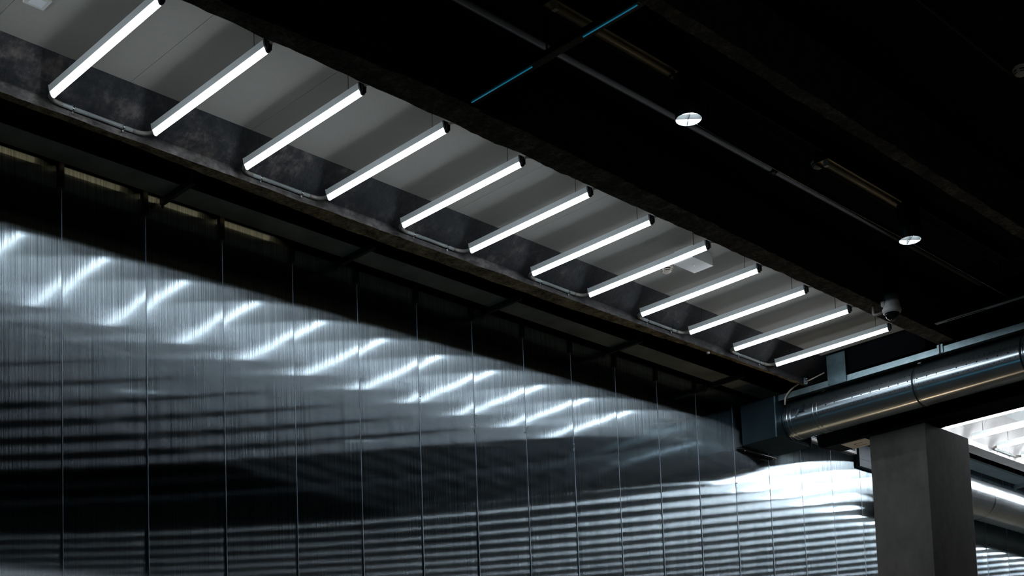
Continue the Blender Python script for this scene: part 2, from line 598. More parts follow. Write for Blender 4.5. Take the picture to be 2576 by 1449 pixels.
# backing behind the sheets
m.cur = 3
m.box(WALLX - 0.2, WALLX - 0.02, -18, 34, -EYE, zt)
m.cur = 2
def blob(c, r):
    m.lathe(c, [(0, r), (r * .7, r * .7), (r, 0), (r * .7, -r * .7), (0, -r)], 8)
wall_sealant = [(5, 1.0), (6, .9), (7, .8), (12, .7), (8, .6)]
for k, q in wall_sealant:
    y = J0 + JW * k
    zc = {5: 3.43, 6: 3.36, 7: 3.44, 8: 3.38, 12: 3.36}[k]
    for i in range(int(9 * q)):
        blob((WALLX + 0.001, y + rng.uniform(-.022, .022), zc + rng.uniform(-.07, .07)), rng.uniform(.002, .006))
wl = tag(m.build('wall_left', [M_WALL, M_JOINT, M_SEAL, M_DARKWALL]), kind='structure')

m = MB(); m.box(-8.3, 12, 33.6, 33.8, -EYE, 5); tag(m.build('wall_far', M_DARKWALL), kind='structure')
m = MB(); m.box(-8.3, 12, -18.2, -18, -EYE, 5); tag(m.build('wall_near', M_DARKWALL), kind='structure')
m = MB(); m.box(12, 12.2, -18.2, 33.8, -EYE, 5); tag(m.build('wall_right', M_DARKWALL), kind='structure')

# slab: black everywhere; pale board in the lit coffers
m = MB()
m.box(-8.3, 12.2, -18.2, 34, Z_CEIL + 0.18, Z_CEIL + 0.3)
m.box(-5.55, 12.2, -18.2, 13.3, Z_CEIL, Z_CEIL + 0.16)
m.box(-8.3, -7.3, -18.2, 13.3, Z_CEIL, Z_CEIL + 0.16)
m.box(-8.3, -7.20, 13.3, 34, Z_CEIL, Z_CEIL + 0.16)
m.box(-5.6, 12.2, 13.3, 34, Z_CEIL, Z_CEIL + 0.16)
tag(m.build('ceiling', M_BLACKCEIL), kind='structure')
# near coffer boards with open joints between them (joints every 0.866 m)
m = MB()
ys = [3.909 - 0.85 * i for i in range(25, 0, -1)] + [3.909, 4.752, 5.61, 6.485, 7.147, 8.0, 8.86, 9.70, 10.52, 11.25]
for a, b in zip(ys, ys[1:]):
    m.box(-6.90, -5.94, a + 0.0015, b - 0.0015, Z_BOARD, Z_BOARD + 0.03)
m.cur = 1
m.box(-6.895, -5.945, -17.3, 11.25, Z_BOARD + 0.031, Z_BOARD + 0.04)
tag(m.build('ceiling', [M_BOARD, M_BLACKCEIL]), kind='structure')
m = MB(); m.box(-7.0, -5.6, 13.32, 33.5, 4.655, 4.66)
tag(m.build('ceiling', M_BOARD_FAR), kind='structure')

# ---------------------------------------------------------------- ribs
def interp(tab, y):
    if y <= tab[0][0]: return tab[0][1]
    for (a, va), (b, vb) in zip(tab, tab[1:]):
        if y <= b: return va + (vb - va) * (y - a) / (b - a)
    return tab[-1][1]
def rib(y0, y1, left, right, mats, rough=0.010, zt=Z_CEIL + 0.05, step=0.05, seed=0, zb=Z_RIB, chip=0.0, tl=0.0, tr=0.0):
    m = MB()
    n = int((y1 - y0) / step)
    for i in range(n + 1):
        y = y0 + (y1 - y0) * i / n
        e1 = noise.noise((y * 3.1, seed, 0)) * rough + noise.noise((y * 14, seed, 5)) * rough * .8
        e2 = noise.noise((y * 3.7, seed + 9, 0)) * rough + noise.noise((y * 17, seed, 7)) * rough * .8
        e3 = noise.noise((y * 5.1, seed + 3, 0)) * rough * .5
        e4 = max(0, noise.noise((y * 9, seed + 31, 1))) * chip
        xl, xr = interp(left, y), interp(right, y)
        bl, br = xl + (e1 if left is not None else 0), xr + e2
        m.v += [(xl - tl, y, zt), (xl, y, zb + .06 + e3), (bl + .006, y, zb + e3 * .6 + e4 * .3), (br - .006, y, zb + e4), (xr, y, zb + .022 + e4), (xr, y, zb + .062), (xr + tr, y, zt)]
    for i in range(n):
        a, b = 7 * i, 7 * i + 7
        for k in range(6):
            m.cur = (2, 1, 1, 0, 0, 0)[k]
            m.face([a + k, b + k, b + k + 1, a + k + 1])
    m.cur = 0
    m.face(list(range(7))); e = 7 * n
    m.face([e + 6 - q for q in range(7)])
    return m
LB = [(-18, -7.195), (4.0, -7.195), (5.9, -7.285), (8.1, -7.27), (9.9, -7.18), (10.8, -7.165), (11.66, -7.165)]
b1 = rib(-17.9, 12.0, LB, [(-18, -7.12), (40, -7.12)], None, 0.012, seed=1, tr=0.52)
o = b1.build('concrete_beam', [M_BEAMSIDE, M_BEAMBOT, M_BEAMDARK])
tag(o, 'stained concrete beam with brown underside, left of the strip lights', 'beam', 'concrete ceiling beams')
RB = [(-18, -5.60), (3.8, -5.60), (4.9, -5.50), (6.0, -5.50), (8.9, -5.55), (11.4, -5.56)]
b2 = rib(-17.9, 12.0, [(-18, -5.725), (40, -5.725)], RB, None, 0.014, seed=5, chip=0.012, tl=0.52)
o = b2.build('concrete_beam', [M_BEAMDARK, M_BEAMRIGHT, M_BEAMDARK])
tag(o, 'dark rough-edged concrete beam crossing above the right ends of the strip lights', 'beam', 'concrete ceiling beams')
b3 = rib(-17.9, 12.0, [(-18, -4.195), (40, -4.195)], [(-18, -4.09), (40, -4.09)], None, 0.014, seed=8)
o = b3.build('concrete_beam', [M_BEAMDARK, M_BEAMRIGHT, M_BEAMDARK])
tag(o, 'black concrete beam at upper right, beyond the two round downlights', 'beam', 'concrete ceiling beams')
b6 = rib(-17.9, 12.0, [(-18, -2.60), (40, -2.60)], [(-18, -2.45), (40, -2.45)], None, 0.014, seed=11)
# far bay ribs, pale
b4 = rib(13.32, 33.5, [(0, -7.30), (40, -7.30)], [(0, -7.12), (40, -7.12)], None, 0.006, zt=4.70, step=.1, seed=3, tr=0.2)
o = b4.build('concrete_beam', [M_BEAMFAR, M_BEAMFAR, M_BEAMFAR])
tag(o, 'pale concrete beam behind the strip lights of the far bay at right edge', 'beam', 'concrete ceiling beams')
b5 = rib(13.5, 33.5, [(0, -5.6), (40, -5.6)], [(0, -5.42), (40, -5.42)], None, 0.006, zt=4.78, step=.1, seed=4)
o = b5.build('concrete_beam', [M_BEAMFAR, M_BEAMFAR, M_BEAMFAR])
tag(o, 'pale concrete beam right of the far bay lamps, outside the frame', 'beam', 'concrete ceiling beams')

# end of the near bay: dark end wall and deep cross beam
m = MB()
m.box(-7.95, 12, 12.0, 12.12, 4.30, 4.78)
m.box(-6.95, -5.86, 11.33, 12.0, 4.26, 4.60)
m.box(-7.95, 12, 12.9, 13.3, 4.27, 4.78)
m.box(-6.93, 12, 11.93, 12.32, 3.80, 4.78)
o = m.build('cross_beam', M_CROSSEND)
tag(o, 'black cross beam behind the round duct where the near ceiling bay ends', 'beam')

# ---------------------------------------------------------------- strip lights
def strip_light(tube_mat, label, group, conduit_side=True):
    at = (0, 0, 0)
    t = thing('strip_light', at, label, 'light', group)
    L = XR - XL
    # housing: extruded channel with a flange
    m = MB()
    hw = 0.0215
    m.prism_x([(-hw - .0065, .066), (-hw, .0335), (-hw - .0012, .0325), (-hw - .0012, .029), (-hw + .001, .0285), (-.012, .0285), (.012, .0285), (hw - .001, .0285), (hw + .0012, .029), (hw + .0012, .0325), (hw, .0335), (hw + .0065, .066)], 0.004, L - 0.004)
    m.build('housing', M_HOUSING, t)
    # round-bellied diffuser
    m = MB()
    prof = [(-.0132, .0285), (-.0132, .015)]
    for i in range(1, 8):
        a = math.pi + math.pi * i / 8
        prof.append((.0132 * math.cos(a), .015 + .014 * math.sin(a)))
    prof += [(.0132, .015), (.0132, .0285)]
    m.prism_x(prof, 0.008, L - 0.012, smooth=range(0, 10))
    m.build('diffuser', tube_mat, t)
    m = MB()
    prof = [(-hw - .0075, .068), (-hw - .001, .030)] + [(.0145 * math.cos(math.pi + math.pi * i / 8), .0145 + .0155 * math.sin(math.pi + math.pi * i / 8)) for i in range(9)] + [(hw + .001, .030), (hw + .0075, .068)]
    m.prism_x(prof, 0.0, 0.006)
    e = m.build('end_cap', M_HOUSING, t); e['label'] = 'grey end cap'
    m = MB()
    m.prism_x(prof, L - 0.012, L)
    m.box(L, L + .012, -.014, .014, .012, .058)
    m.tube([(L + .010, 0, .047), (L + .020, 0, .047)], .010, 10)
    e = m.build('end_cap', M_BLACKPL, t); e['label'] = 'black end cap with cable gland'
    # cable from the right cap up to the beam
    m = MB()
    m.tube(bend((L + .018, 0, .047), (L + .07, 0, .05), (L + .105, .045, .004), 6), .0085, 8)
    m.build('flexible_cable', M_ELBOW, t)
    for wx in (0.132, L - 0.135):
        m = MB()
        m.tube([(wx, 0, .068), (wx, 0, Z_BOARD - Z_LAMP)], 0.0022, 6)
        m.lathe((wx, 0, .068), [(.007, 0), (.007, .004), (.003, .010)], 8)
        m.build('suspension_wire', M_WIRE, t)
    return t
names = ['first strip light at top left, its right end cut by the frame',
         'strip light hanging second from the left, right end under the dark beam',
         'strip light hanging third from the left, thin ceiling seam beside it',
         'strip light hanging fourth from the left, conduit joining its left end',
         'strip light hanging fifth from the left, conduit leaving its left end',
         'strip light hanging sixth, between the fifth and the seventh from left',
         'strip light hanging seventh, nearest before the one crossing the white box',
         'strip light hanging in front of the white ceiling box and smoke detector',
         'strip light hanging directly beyond the one with the white ceiling box',
         'strip light hanging tenth, third from the end of the near row',
         'strip light hanging last but one, its end left of the dome camera',
         'strip light hanging last in the near row, right below the dome camera']
G1 = 'suspended strip lights of the near ceiling bay'
proto = strip_light(M_TUBE, names[0], G1)
proto.location = (XL, LY0, Z_LAMP + EYE)
for i in range(1, 12):
    copy_thing(proto, (XL, LY0 + LDY * i, Z_LAMP), names[i], G1)
for i in range(1, 7):
    copy_thing(proto, (XL, LY0 - LDY * i, Z_LAMP), 'strip light of the near row, above the frame, seen mirrored in the metal wall', 'strip lights before the near row, mirrored only')
for i in range(0, 8):
    pass
G2 = 'suspended strip lights of the far ceiling bay'
pf = strip_light(M_TUBE_FAR, 'bright strip light over the column head, topmost of the far bay', G2)
FY = 13.93
pf.location = (XL, FY, Z_LAMP + EYE)
for i in range(5):
    copy_thing(pf, (5.0, 2.2 - LDY * i, Z_LAMP), 'strip light of a row behind the viewer, mirrored low on the metal wall', 'strip lights behind the viewer, mirrored only')
fl = ['bright strip light whose left end touches the column head corner', 'bright strip light with bent conduit at its left end, far bay', 'bright strip light at right edge, lowest visible in the far bay']
for i in range(1, 20):
    if i < 4:
        copy_thing(pf, (XL, FY + 0.626 * i, Z_LAMP), fl[i - 1], G2)
    else:
        copy_thing(pf, (XL, FY + 0.626 * i, Z_LAMP), 'strip light of the far bay, beyond the right edge, mirrored in the wall', 'strip lights beyond the right edge, mirrored only')

# ---------------------------------------------------------------- conduits on the left beam, one per pair of lamps
cl = ['between the first two strip lights', 'between the third and fourth strip lights', 'between the fifth and sixth strip lights',
      'between the seventh and eighth strip lights', 'between the ninth and tenth strip lights', 'between the last two strip lights']
def conduit(label, first):
    x0, d = -7.105, LDY
    t = thing('electrical_conduit', (XL, 0, Z_LAMP), label, 'conduit', 'conduits clipped to the left beam')
    z = Z_LAMP + .026
    m = MB(); m.tube([(x0, .09, z), (x0, d - .11, z)], .0125, 12)
    m.build('pipe', M_CONDUIT, t)
    m = MB(); m.tube(bend((x0, .09, z), (x0, 0.0, z), (XL + .001, -.006, z + .004), 8), .0135, 12)
    m.build('elbow', M_ELBOW, t)
    m = MB(); m.tube(bend((x0, d - .11, z), (x0, d, z), (XL + .001, d - .004, z + .004), 8), .0135, 12)
    m.build('elbow', M_ELBOW, t)
    for yy in (.16, d - .17):
        m = MB(); m.tube([(x0, yy - .006, z), (x0, yy + .006, z)], .0155, 12)
        m.box(x0 - .013, x0 - .004, yy - .006, yy + .006, z - .030, z + .030)
        m.build('saddle_clip', M_STEEL, t)
    return t
c0 = conduit('grey conduit clipped along the left beam ' + cl[0], True)
c0.location = (XL, LY0, Z_LAMP + EYE)
for i in range(1, 6):
    copy_thing(c0, (XL, LY0 + LDY * 2 * i, Z_LAMP), 'grey conduit clipped along the left beam ' + cl[i])
copy_thing(c0, (XL, FY + 0.626 * 2, Z_LAMP), 'pale bent conduit along the far bay beam at right edge')

# ---------------------------------------------------------------- ceiling box, detectors, dome camera
t = thing('ceiling_box', (-6.228, 8.39, 4.465), 'white square metal box fixed to the ceiling behind the eighth strip light', 'box')
m = MB(); m.box(-6.318, -6.138, 8.262, 8.515, 4.368, 4.4645); m.build('body', M_WHITEPL, t, 0.002)
m = MB(); m.box(-6.321, -6.135, 8.259, 8.518, 4.362, 4.3675); m.build('lid', M_WHITEPL, t, 0.001)
m = MB(); m.lathe((-6.228, 8.39, 4.3615), [(0, -.002), (.006, -.002), (.006, .001)], 12); m.build('screw', M_STEEL, t)

def detector(at, label, mt):
    t = thing('smoke_detector', at, label, 'smoke detector', 'round smoke detectors')
    m = MB(); m.lathe(at, [(.052, 0), (.053, -.012), (.048, -.016), (0, -.016)], 28); m.build('base', mt, t)
    m = MB(); m.lathe(at, [(.048, -.0161), (.047, -.028), (.038, -.040), (.022, -.050), (.010, -.056), (0, -.056)], 28); m.build('cover', mt, t)
    m = MB()
    for (r1, z1, r2_, z2) in ((.0478, -.022, .0462, -.030), (.0425, -.037, .0385, -.0405)):
        for q in range(4):
            a0 = q * math.pi / 2 + .2
            b = len(m.v)
            for i in range(9):
                a = a0 + i / 8 * 1.15
                for (r_, z_) in ((r1 + .0006, z1), (r2_ + .0006, z2)):
                    m.v.append((at[0] + r_ * math.cos(a), at[1] + r_ * math.sin(a), at[2] + z_ - .0004))
            for i in range(8):
                m.face([b + 2 * i, b + 2 * i + 1, b + 2 * i + 3, b + 2 * i + 2])
    m.build('vent_slots', M_SLOT, t)
    return t
t = thing('ceiling_speaker', (-6.49, 3.17, 4.46), 'small white square plate on the pale ceiling, cut by the top left edge', 'plate')
m = MB(); m.box(-6.56, -6.455, 3.09, 3.205, 4.452, 4.4645); m.build('plate', M_WHITEPL, t, .002)
m = MB(); m.box(-6.54, -6.475, 3.11, 3.185, 4.450, 4.4518); m.build('grille', M_LOUVRE, t)
detector((-6.535, 8.44, 4.4645), 'cream smoke detector under the eighth strip light, left of the white box', M_CREAM)
detector((-4.92, 8.14, 4.619), 'dim smoke detector beside the left end of the farther unlit fluorescent fixture', M_CREAM)
detector((-3.41, 8.07, 4.619), 'dim smoke detector cut by the right edge, at the end of a thin conduit', M_CREAM)
m = MB(); m.tube([(-3.47, -4, 4.60), (-3.47, 8.05, 4.60)], .009, 8)
tag(m.build('ceiling_conduit', M_PIPE), 'thin dark conduit running to the smoke detector at right edge', 'conduit')

cx_, cy_, zt_ = -5.455, 10.02, 4.25
t = thing('dome_camera', (cx_, cy_, 4.62), 'white security dome camera with dark glass bubble by the dark beam', 'camera')
m = MB(); m.lathe((cx_, cy_, 0), [(0, 4.619), (.045, 4.619), (.045, 4.30)], 24); m.build('mounting_tube', M_BLACKMET, t)
m = MB(); m.lathe((cx_, cy_, 0), [(0, 4.305), (.058, 4.305), (.060, 4.24), (.066, 4.215), (.070, 4.19)], 32); m.build('body', M_WHITEPL, t)
m = MB(); m.lathe((cx_, cy_, 0), [(.070, 4.19), (.077, 4.182), (.078, 4.168), (.072, 4.15), (.060, 4.143)], 32); m.build('trim_ring', M_WHITEPL, t)
M_DOME, nt_, ns_, ln_, p_ = mat('smoked_dome')
p_.inputs['Base Color'].default_value = (0.004, 0.006, 0.008, 1); p_.inputs['Roughness'].default_value = 0.06
m = MB(); m.lathe((cx_, cy_, 0), [(.058, 4.146)] + [(.056 * math.cos(a * math.pi / 16), 4.142 - .056 * math.sin(a * math.pi / 16)) for a in range(0, 8)] + [(0, 4.142 - .056)], 32); m.build('dome_glass', M_DOME, t)
m = MB(); m.box(cx_ - .064, cx_ - .035, cy_ - .062, cy_ - .030, 4.205, 4.25); m.build('access_hatch', M_WHITEPL, t, .002)
m = MB()
m.tube([(-5.615, 10.005, 4.256), (-5.615, 10.005, 4.20)] + bend((-5.615, 10.005, 4.20), (-5.615, 10.005, 4.168), (-5.585, 10.005, 4.168), 5)[1:] + [(cx_ - .0795, 10.005, 4.168)], .0125, 12)
tag(m.build('camera_conduit', M_ELBOW), 'beige elbow conduit feeding the dome camera from the beam', 'conduit')

# ---------------------------------------------------------------- dark bay services
def crossbar(y, label, x0=-5.50, x1=-4.20):
    t = thing('crossbar', ((x0 + x1) / 2, y, 4.27), label, 'bar', 'black bars between the dark beams')
    m = MB(); m.box(x0, x1, y - .028, y + .028, 4.262, 4.30); m.build('channel', M_BLACKMET, t, .006)
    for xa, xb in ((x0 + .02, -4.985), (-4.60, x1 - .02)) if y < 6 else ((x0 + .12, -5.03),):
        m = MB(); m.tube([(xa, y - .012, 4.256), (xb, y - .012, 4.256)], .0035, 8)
        m.build('glint_rod', M_CYANGLINT if y < 6 else M_STRUT, t)  # nearer bar: cyan reflection painted as emission, no lamp here
    m = MB(); m.tube([(-4.88, y, 4.30), (-4.88, y, 4.619)], .005, 8); m.build('threaded_rod', M_BLACKMET, t)
    return t
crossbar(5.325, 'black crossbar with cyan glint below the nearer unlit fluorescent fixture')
crossbar(10.84, 'black crossbar faintly lit, right of the dome camera')

t = thing('service_pipe', (-4.95, 7.0, 4.4), 'dark grey pipe running under the black ceiling past both downlights', 'pipe')
m = MB(); m.tube([(-4.95, -6, 4.4), (-4.95, 10.6, 4.4)], .028, 16); m.build('pipe', M_PIPE, t)
for yy in (7.6, 3.0, 0):
    m = MB(); m.tube([(-4.95, yy - .03, 4.4), (-4.95, yy + .03, 4.4)], .034, 16); m.build('coupling', M_BLACKMET, t)
for yy in (4.7, 6.9, 9.6):
    m = MB(); m.tube([(-4.95, yy, 4.43), (-4.95, yy, 4.619)], .004, 6); m.build('hanger_rod', M_BLACKMET, t)

def fixture(y0, y1, label):
    x0, x1, z = -4.845, -4.735, 4.50
    t = thing('fluorescent_fixture', ((x0 + x1) / 2, (y0 + y1) / 2, z), label, 'light', 'unlit fluorescent fixtures')
    m = MB(); m.box(x0, x0 + .004, y0, y1, z + .012, z + .045); m.box(x1 - .004, x1, y0, y1, z + .012, z + .045)
    m.box(x0, x1, y0, y0 + .004, z + .012, z + .045); m.box(x0, x1, y1 - .004, y1, z + .012, z + .045)
    m.build('side_rails', M_BLUEBLK, t)
    m = MB(); m.prism_x([(0, 0)] * 0 or [(y0, z + .030), (y1, z + .030), (y1, z + .033), (y0, z + .033)], x0, x1); m.build('reflector', M_REFL, t)
    m = MB(); m.tube([(-4.79, y0 + .08, z + .018), (-4.79, y1 - .10, z + .018)], .013, 12); m.build('fluorescent_tube', M_BRASS, t)
    for a, b in ((y0 + .055, y0 + .08), (y1 - .10, y1 - .075)):
        m = MB(); m.box(-4.806, -4.774, a, b, z - .004, z + .046); m.build('lamp_holder', M_WHITEPL if b < y0 + .1 else M_BLACKPL, t)
    return t
fixture(5.24, 6.42, 'nearer unlit fluorescent fixture in the black ceiling, top centre')
fixture(7.96, 9.15, 'farther unlit fluorescent fixture, above and right of the last strip lights')
t = thing('lighting_track', (-4.79, 7, 4.55), 'black lighting track carrying the fixtures and downlights', 'track')
m = MB(); m.box(-4.83, -4.75, -6, 10.7, 4.556, 4.60); m.build('rail', M_BLACKCEIL, t)
m = MB(); m.box(-4.838, -4.831, -6, 10.7, 4.550, 4.557); m.build('edge_lip', M_PIPE, t)
m = MB(); m.box(-4.749, -4.742, -6, 10.7, 4.550, 4.557); m.build('edge_lip', M_PIPE, t)
for yy in (4.4, 7.2, 10.0):
    m = MB(); m.tube([(-4.79, yy, 4.60), (-4.79, yy, 4.619)], .02, 8); m.build('ceiling_fixing', M_BLACKMET, t)

def downlight(c, label):
    x, y, z = c
    t = thing('cylinder_downlight', (x, y, z + .3), label, 'light', 'round downlights')
    m = MB(); m.lathe((x, y, z), [(.0775, 0), (.0795, 0), (.0795, .27), (0, .27)], 40); m.build('can', M_BLACKMET, t)
    m = MB(); m.lathe((x, y, z), [(0, .035), (.0765, .035)], 40); m.build('lit_face', M_DOWN, t)
    m = MB(); m.lathe((x, y, z), [(.0774, .001), (.0765, .034)], 40); m.build('inner_ring', M_LOUVRE, t)
    a = math.radians(45)
    m = MB()
    for an in (45, 135):
        dx, dy = math.cos(math.radians(an)) * .0765, math.sin(math.radians(an)) * .0765
        nx, ny = -dy / .0765 * .0015, dx / .0765 * .0015
        b = len(m.v)
        for s_, zz in ((1, .003), (1, .033), (-1, .033), (-1, .003)):
            m.v.append((x + dx * s_ + nx, y + dy * s_ + ny, z + zz))
        for s_, zz in ((1, .003), (1, .033), (-1, .033), (-1, .003)):
            m.v.append((x + dx * s_ - nx, y + dy * s_ - ny, z + zz))
        m.face([b, b + 1, b + 2, b + 3]); m.face([b + 7, b + 6, b + 5, b + 4])
        m.face([b, b + 3, b + 7, b + 4])
    m.build('cross_louvre', M_BLADE, t)
    m = MB(); m.tube([(x + .03, y, z + .27), (x + .03, y, 4.619)], .012, 10); m.build('arm', M_BLACKMET, t)
    return t
downlight((-4.715, 6.375, 4.215), 'lit round downlight nearer the top centre, beyond the first unlit fixture')
downlight((-4.710, 8.985, 4.215), 'lit round downlight farther right, beyond the second unlit fixture')
m = MB()
m.tube([(-4.71, 6.38, 4.21), (-4.71, 7.0, 4.195), (-4.71, 8.0, 4.193), (-4.71, 8.98, 4.20), (-4.71, 10.6, 4.19)], .0012, 6)
tag(m.build('safety_wire', M_STEEL), 'thin steel wire strung below the two round downlights', 'wire')
# small wiring tangle on the far dark ceiling
for i, (a, b) in enumerate([((-4.6, 10.35, 4.4), (-4.5, 10.45, 4.38)), ((-4.42, 10.5, 4.38), (-4.33, 10.58, 4.36))]):
    m = MB(); m.tube(bend(a, ((a[0] + b[0]) / 2, a[1] + .03, a[2] + .05), b, 5), .004, 6)
    tag(m.build('loose_wire', M_PIPE), ['loose wire end on the dark ceiling at far right', 'second loose wire end nearer the right edge'][i], 'wire')

# ---------------------------------------------------------------- cable tray along the metal wall with channel arms
def tray(y0, y1, label, mt):
    t = thing('cable_tray', (-7.74, (y0 + y1) / 2, 4.37), label, 'tray', 'cable trays along the metal wall')
    m = MB(); m.box(-7.86, -7.64, y0, y1, 4.362, 4.3645); m.build('tray_floor', mt, t)
    for x in (-7.642,):
        m = MB(); m.box(x, x + .002, y0, y1, 4.3646, 4.39); m.build('side_rail', M_BLACKMET if y0 < 0 else mt, t)
    return t
tray(-17, 11.9, 'long dull grey cable tray running along the top of the metal wall', M_TRAYDK)
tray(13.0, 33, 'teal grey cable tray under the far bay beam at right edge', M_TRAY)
sl = ['nearest the left edge', 'second from the left edge', 'third from the left, below the sixth strip light', 'fourth from the left edge', 'fifth, just left of the duct box']
def strut(y, label, mt=None, x1=-7.49):
    mt = mt or M_STRUT
    t = thing('support_arm', (-7.9, y, 4.34), label, 'bracket', 'dark channel arms under the cable tray')
    m = MB(); m.box(-7.90, x1, y - .014, y + .014, 4.318, 4.322)
    m.box(-7.90, x1, y - .014, y - .011, 4.322, 4.3605); m.box(-7.90, x1, y + .011, y + .014, 4.322, 4.3605)
    m.build('channel', mt, t)
    m = MB(); m.tube([(-7.885, y, 4.29), (-7.885, y, 4.62)], .005, 8); m.build('threaded_rod', mt, t)
    m = MB(); m.tube([(x1 - .02, y, 4.30), (x1 - .02, y, 4.62)], .005, 8); m.build('threaded_rod', mt, t)
    m = MB(); m.lathe((-7.885, y, 4.300), [(0, 0), (.010, 0), (.010, .010), (0, .010)], 6); m.build('nut', mt, t)
    return t
for i in range(5):
    strut(4.70 + 1.5275 * i, 'dark channel arm under the cable tray, ' + sl[i])
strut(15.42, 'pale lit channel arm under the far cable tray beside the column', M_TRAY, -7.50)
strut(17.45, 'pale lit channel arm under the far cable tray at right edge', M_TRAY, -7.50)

# warm light in the slot above the wall sheets, one tube per sheet gap
for k in range(-8, 5):
    y0 = J0 + JW * k
    on = k in (-2, -1, 0, 1, 2, 3) or k < -2
    m = MB(); m.tube([(-7.838, y0 + .02, 4.395), (-7.838, y0 + JW - .15, 4.395)], .021, 10)
    if k in (-1, 0, 1, 2):
        lab = {-1: 'warm slot light along the wall top at the left edge', 0: 'warm slot light between the first two wall seams', 1: 'warm slot light crossed by the first dark channel arm', 2: 'fading warm slot light after the third wall seam'}[k]
    else:
        lab = 'warm slot light hidden behind the cable tray, outside the frame or dark'
    if k >= 3: continue
    o = tag(m.build('slot_light', M_COVE), lab, 'light', 'warm lights in the slot above the wall')

# dark studs over the sheet joints near the top
for k in range(-3, 12):
    y = J0 + JW * k
    m = MB(); m.box(-7.921, -7.905, y - .026, y + .010, 4.22, 4.55)
    lab = 'black joint cover strip at the top of the metal wall, above the %s visible seam' % ['', 'first', 'second', 'third', 'fourth', 'fifth', 'sixth', 'seventh', 'eighth', 'ninth', 'tenth', 'eleventh', 'twelfth'][k + 1] if 0 <= k else 'black joint cover strip on the metal wall left of the frame'
    tag(m.build('joint_cover', M_BLACKMET), lab, 'strip', 'joint cover strips on the metal wall')

# ---------------------------------------------------------------- the round duct across the room
YC, ZC, R = 11.56, 4.01, 0.195
t = thing('round_duct', (-5, YC, ZC), 'large round perforated metal duct crossing below the dark beams', 'duct')
m = MB(); m.tube([(x, YC, ZC) for x in (-7.449, -6, -4, -2, 0, 2, 4, 6)], R, 96, False); m.build('shell', M_DUCTX, t)
def ring(x, w_, dr, mt, nm='collar_ring'):
    m = MB()
    m.tube([(x - w_, YC, ZC), (x - w_ * .5, YC, ZC), (x, YC, ZC), (x + w_ * .5, YC, ZC), (x + w_, YC, ZC)], [R, R + dr * .8, R + dr, R + dr * .8, R], 96, False)
    return m.build(nm, mt, t)
for x in (-7.405, -7.365, -7.105, -7.062): ring(x, .008, .005, M_COLLAR)
for x in (-6.035, -5.005, -3.975, -2.945): ring(x, .010, .006, M_COLLARDK); ring(x + .022, .006, .003, M_COLLAR)
m = MB(); m.tube([(-7.449, YC, ZC), (-7.43, YC, ZC)], R + .006, 64, False); m.build('flange', M_COLLAR, t)
# damper handle
h = thing('damper_handle', (-7.24, YC - R, 4.02), '', '')
COL.objects.unlink(h); bpy.data.objects.remove(h)
a = math.radians(4)
fy = YC - R
m = MB(); m.box(-7.275, -7.195, fy - .014, fy + .004, 4.015, 4.075); hp = m.build('damper_plate', M_BOX, t, .001)
sub(hp, t)
m = MB(); m.tube([(-7.245, fy - .034, 4.045), (-7.245, fy - .012, 4.045)], .008, 8); m.build('bolt', M_STEEL, hp)
m = MB()
for (xa, za, xb, zb2, wd) in ((-7.245, 4.045, -7.275, 3.985, .014), (-7.275, 3.985, -7.283, 3.955, .016)):
    d = Vector((xb - xa, 0, zb2 - za)).normalized(); n_ = Vector((-d.z, 0, d.x)) * wd * .6
    b = len(m.v)
    for yy in (fy - .024, fy - .019):
        m.v += [(xa + n_.x, yy, za + n_.z), (xb + n_.x, yy, zb2 + n_.z), (xb - n_.x, yy, zb2 - n_.z), (xa - n_.x, yy, za - n_.z)]
    for q in ((0, 1, 2, 3), (7, 6, 5, 4), (0, 4, 5, 1), (1, 5, 6, 2), (2, 6, 7, 3), (3, 7, 4, 0)): m.face([b + i for i in q])
m.build('lever', M_GALV, hp)
m = MB(); m.box(-7.193, -7.188, fy - .020, fy + .006, 4.012, 4.082); m.build('stop_tab', M_BLACKMET, hp)
# clamp bolts over the collars
for x in (-7.07, -6.03, -5.0):
    m = MB(); m.tube([(x - .02, YC - .02, ZC + R + .012), (x + .04, YC - .03, ZC + R + .024)], .005, 8); m.box(x - .02, x + .012, YC - .035, YC - .005, ZC + R, ZC + R + .02)
    m.build('clamp_bolt', M_STEEL, t)
for x in (-7.07, -6.03, -5.0):
    m = MB(); m.tube([(x, YC, ZC + R + .005), (x, YC, 4.36)], .004, 6)
    m.build('hanger_rod', M_STRUT, t)

t = thing('duct_box', (-7.66, 11.56, 4.0), 'square grey sheet metal box at the wall end of the round duct', 'duct')
m = MB(); m.box(-7.862, -7.455, 11.25, 11.866, 3.80, 4.21); m.build('casing', M_BOX, t, .002)
m = MB(); m.box(-7.459, -7.4505, 11.243, 11.256, 3.80, 4.21); m.build('corner_bead', M_GALV, t)
m = MB(); m.box(-7.459, -7.4505, 11.862, 11.872, 3.80, 4.21); m.build('corner_bead', M_GALV, t)
t = thing('wall_bracket', (-7.89, 11.56, 3.785), 'black rail bracket on the metal wall under the duct box', 'bracket')
m = MB(); m.box(-7.915, -7.875, 11.22, 11.86, 3.770, 3.790); m.build('rail', M_BLACKMET, t)
m = MB(); m.tube([(-7.868, 11.22, 3.772), (-7.868, 11.86, 3.772)], .007, 8); m.build('rod', M_BLACKMET, t)
for yy in (11.30, 11.80, 11.84):
    m = MB(); m.lathe((-7.872, yy, 3.765), [(0, -.012), (.010, -.008), (.010, .008), (0, .012)], 6); m.build('nut', M_STEEL, t)

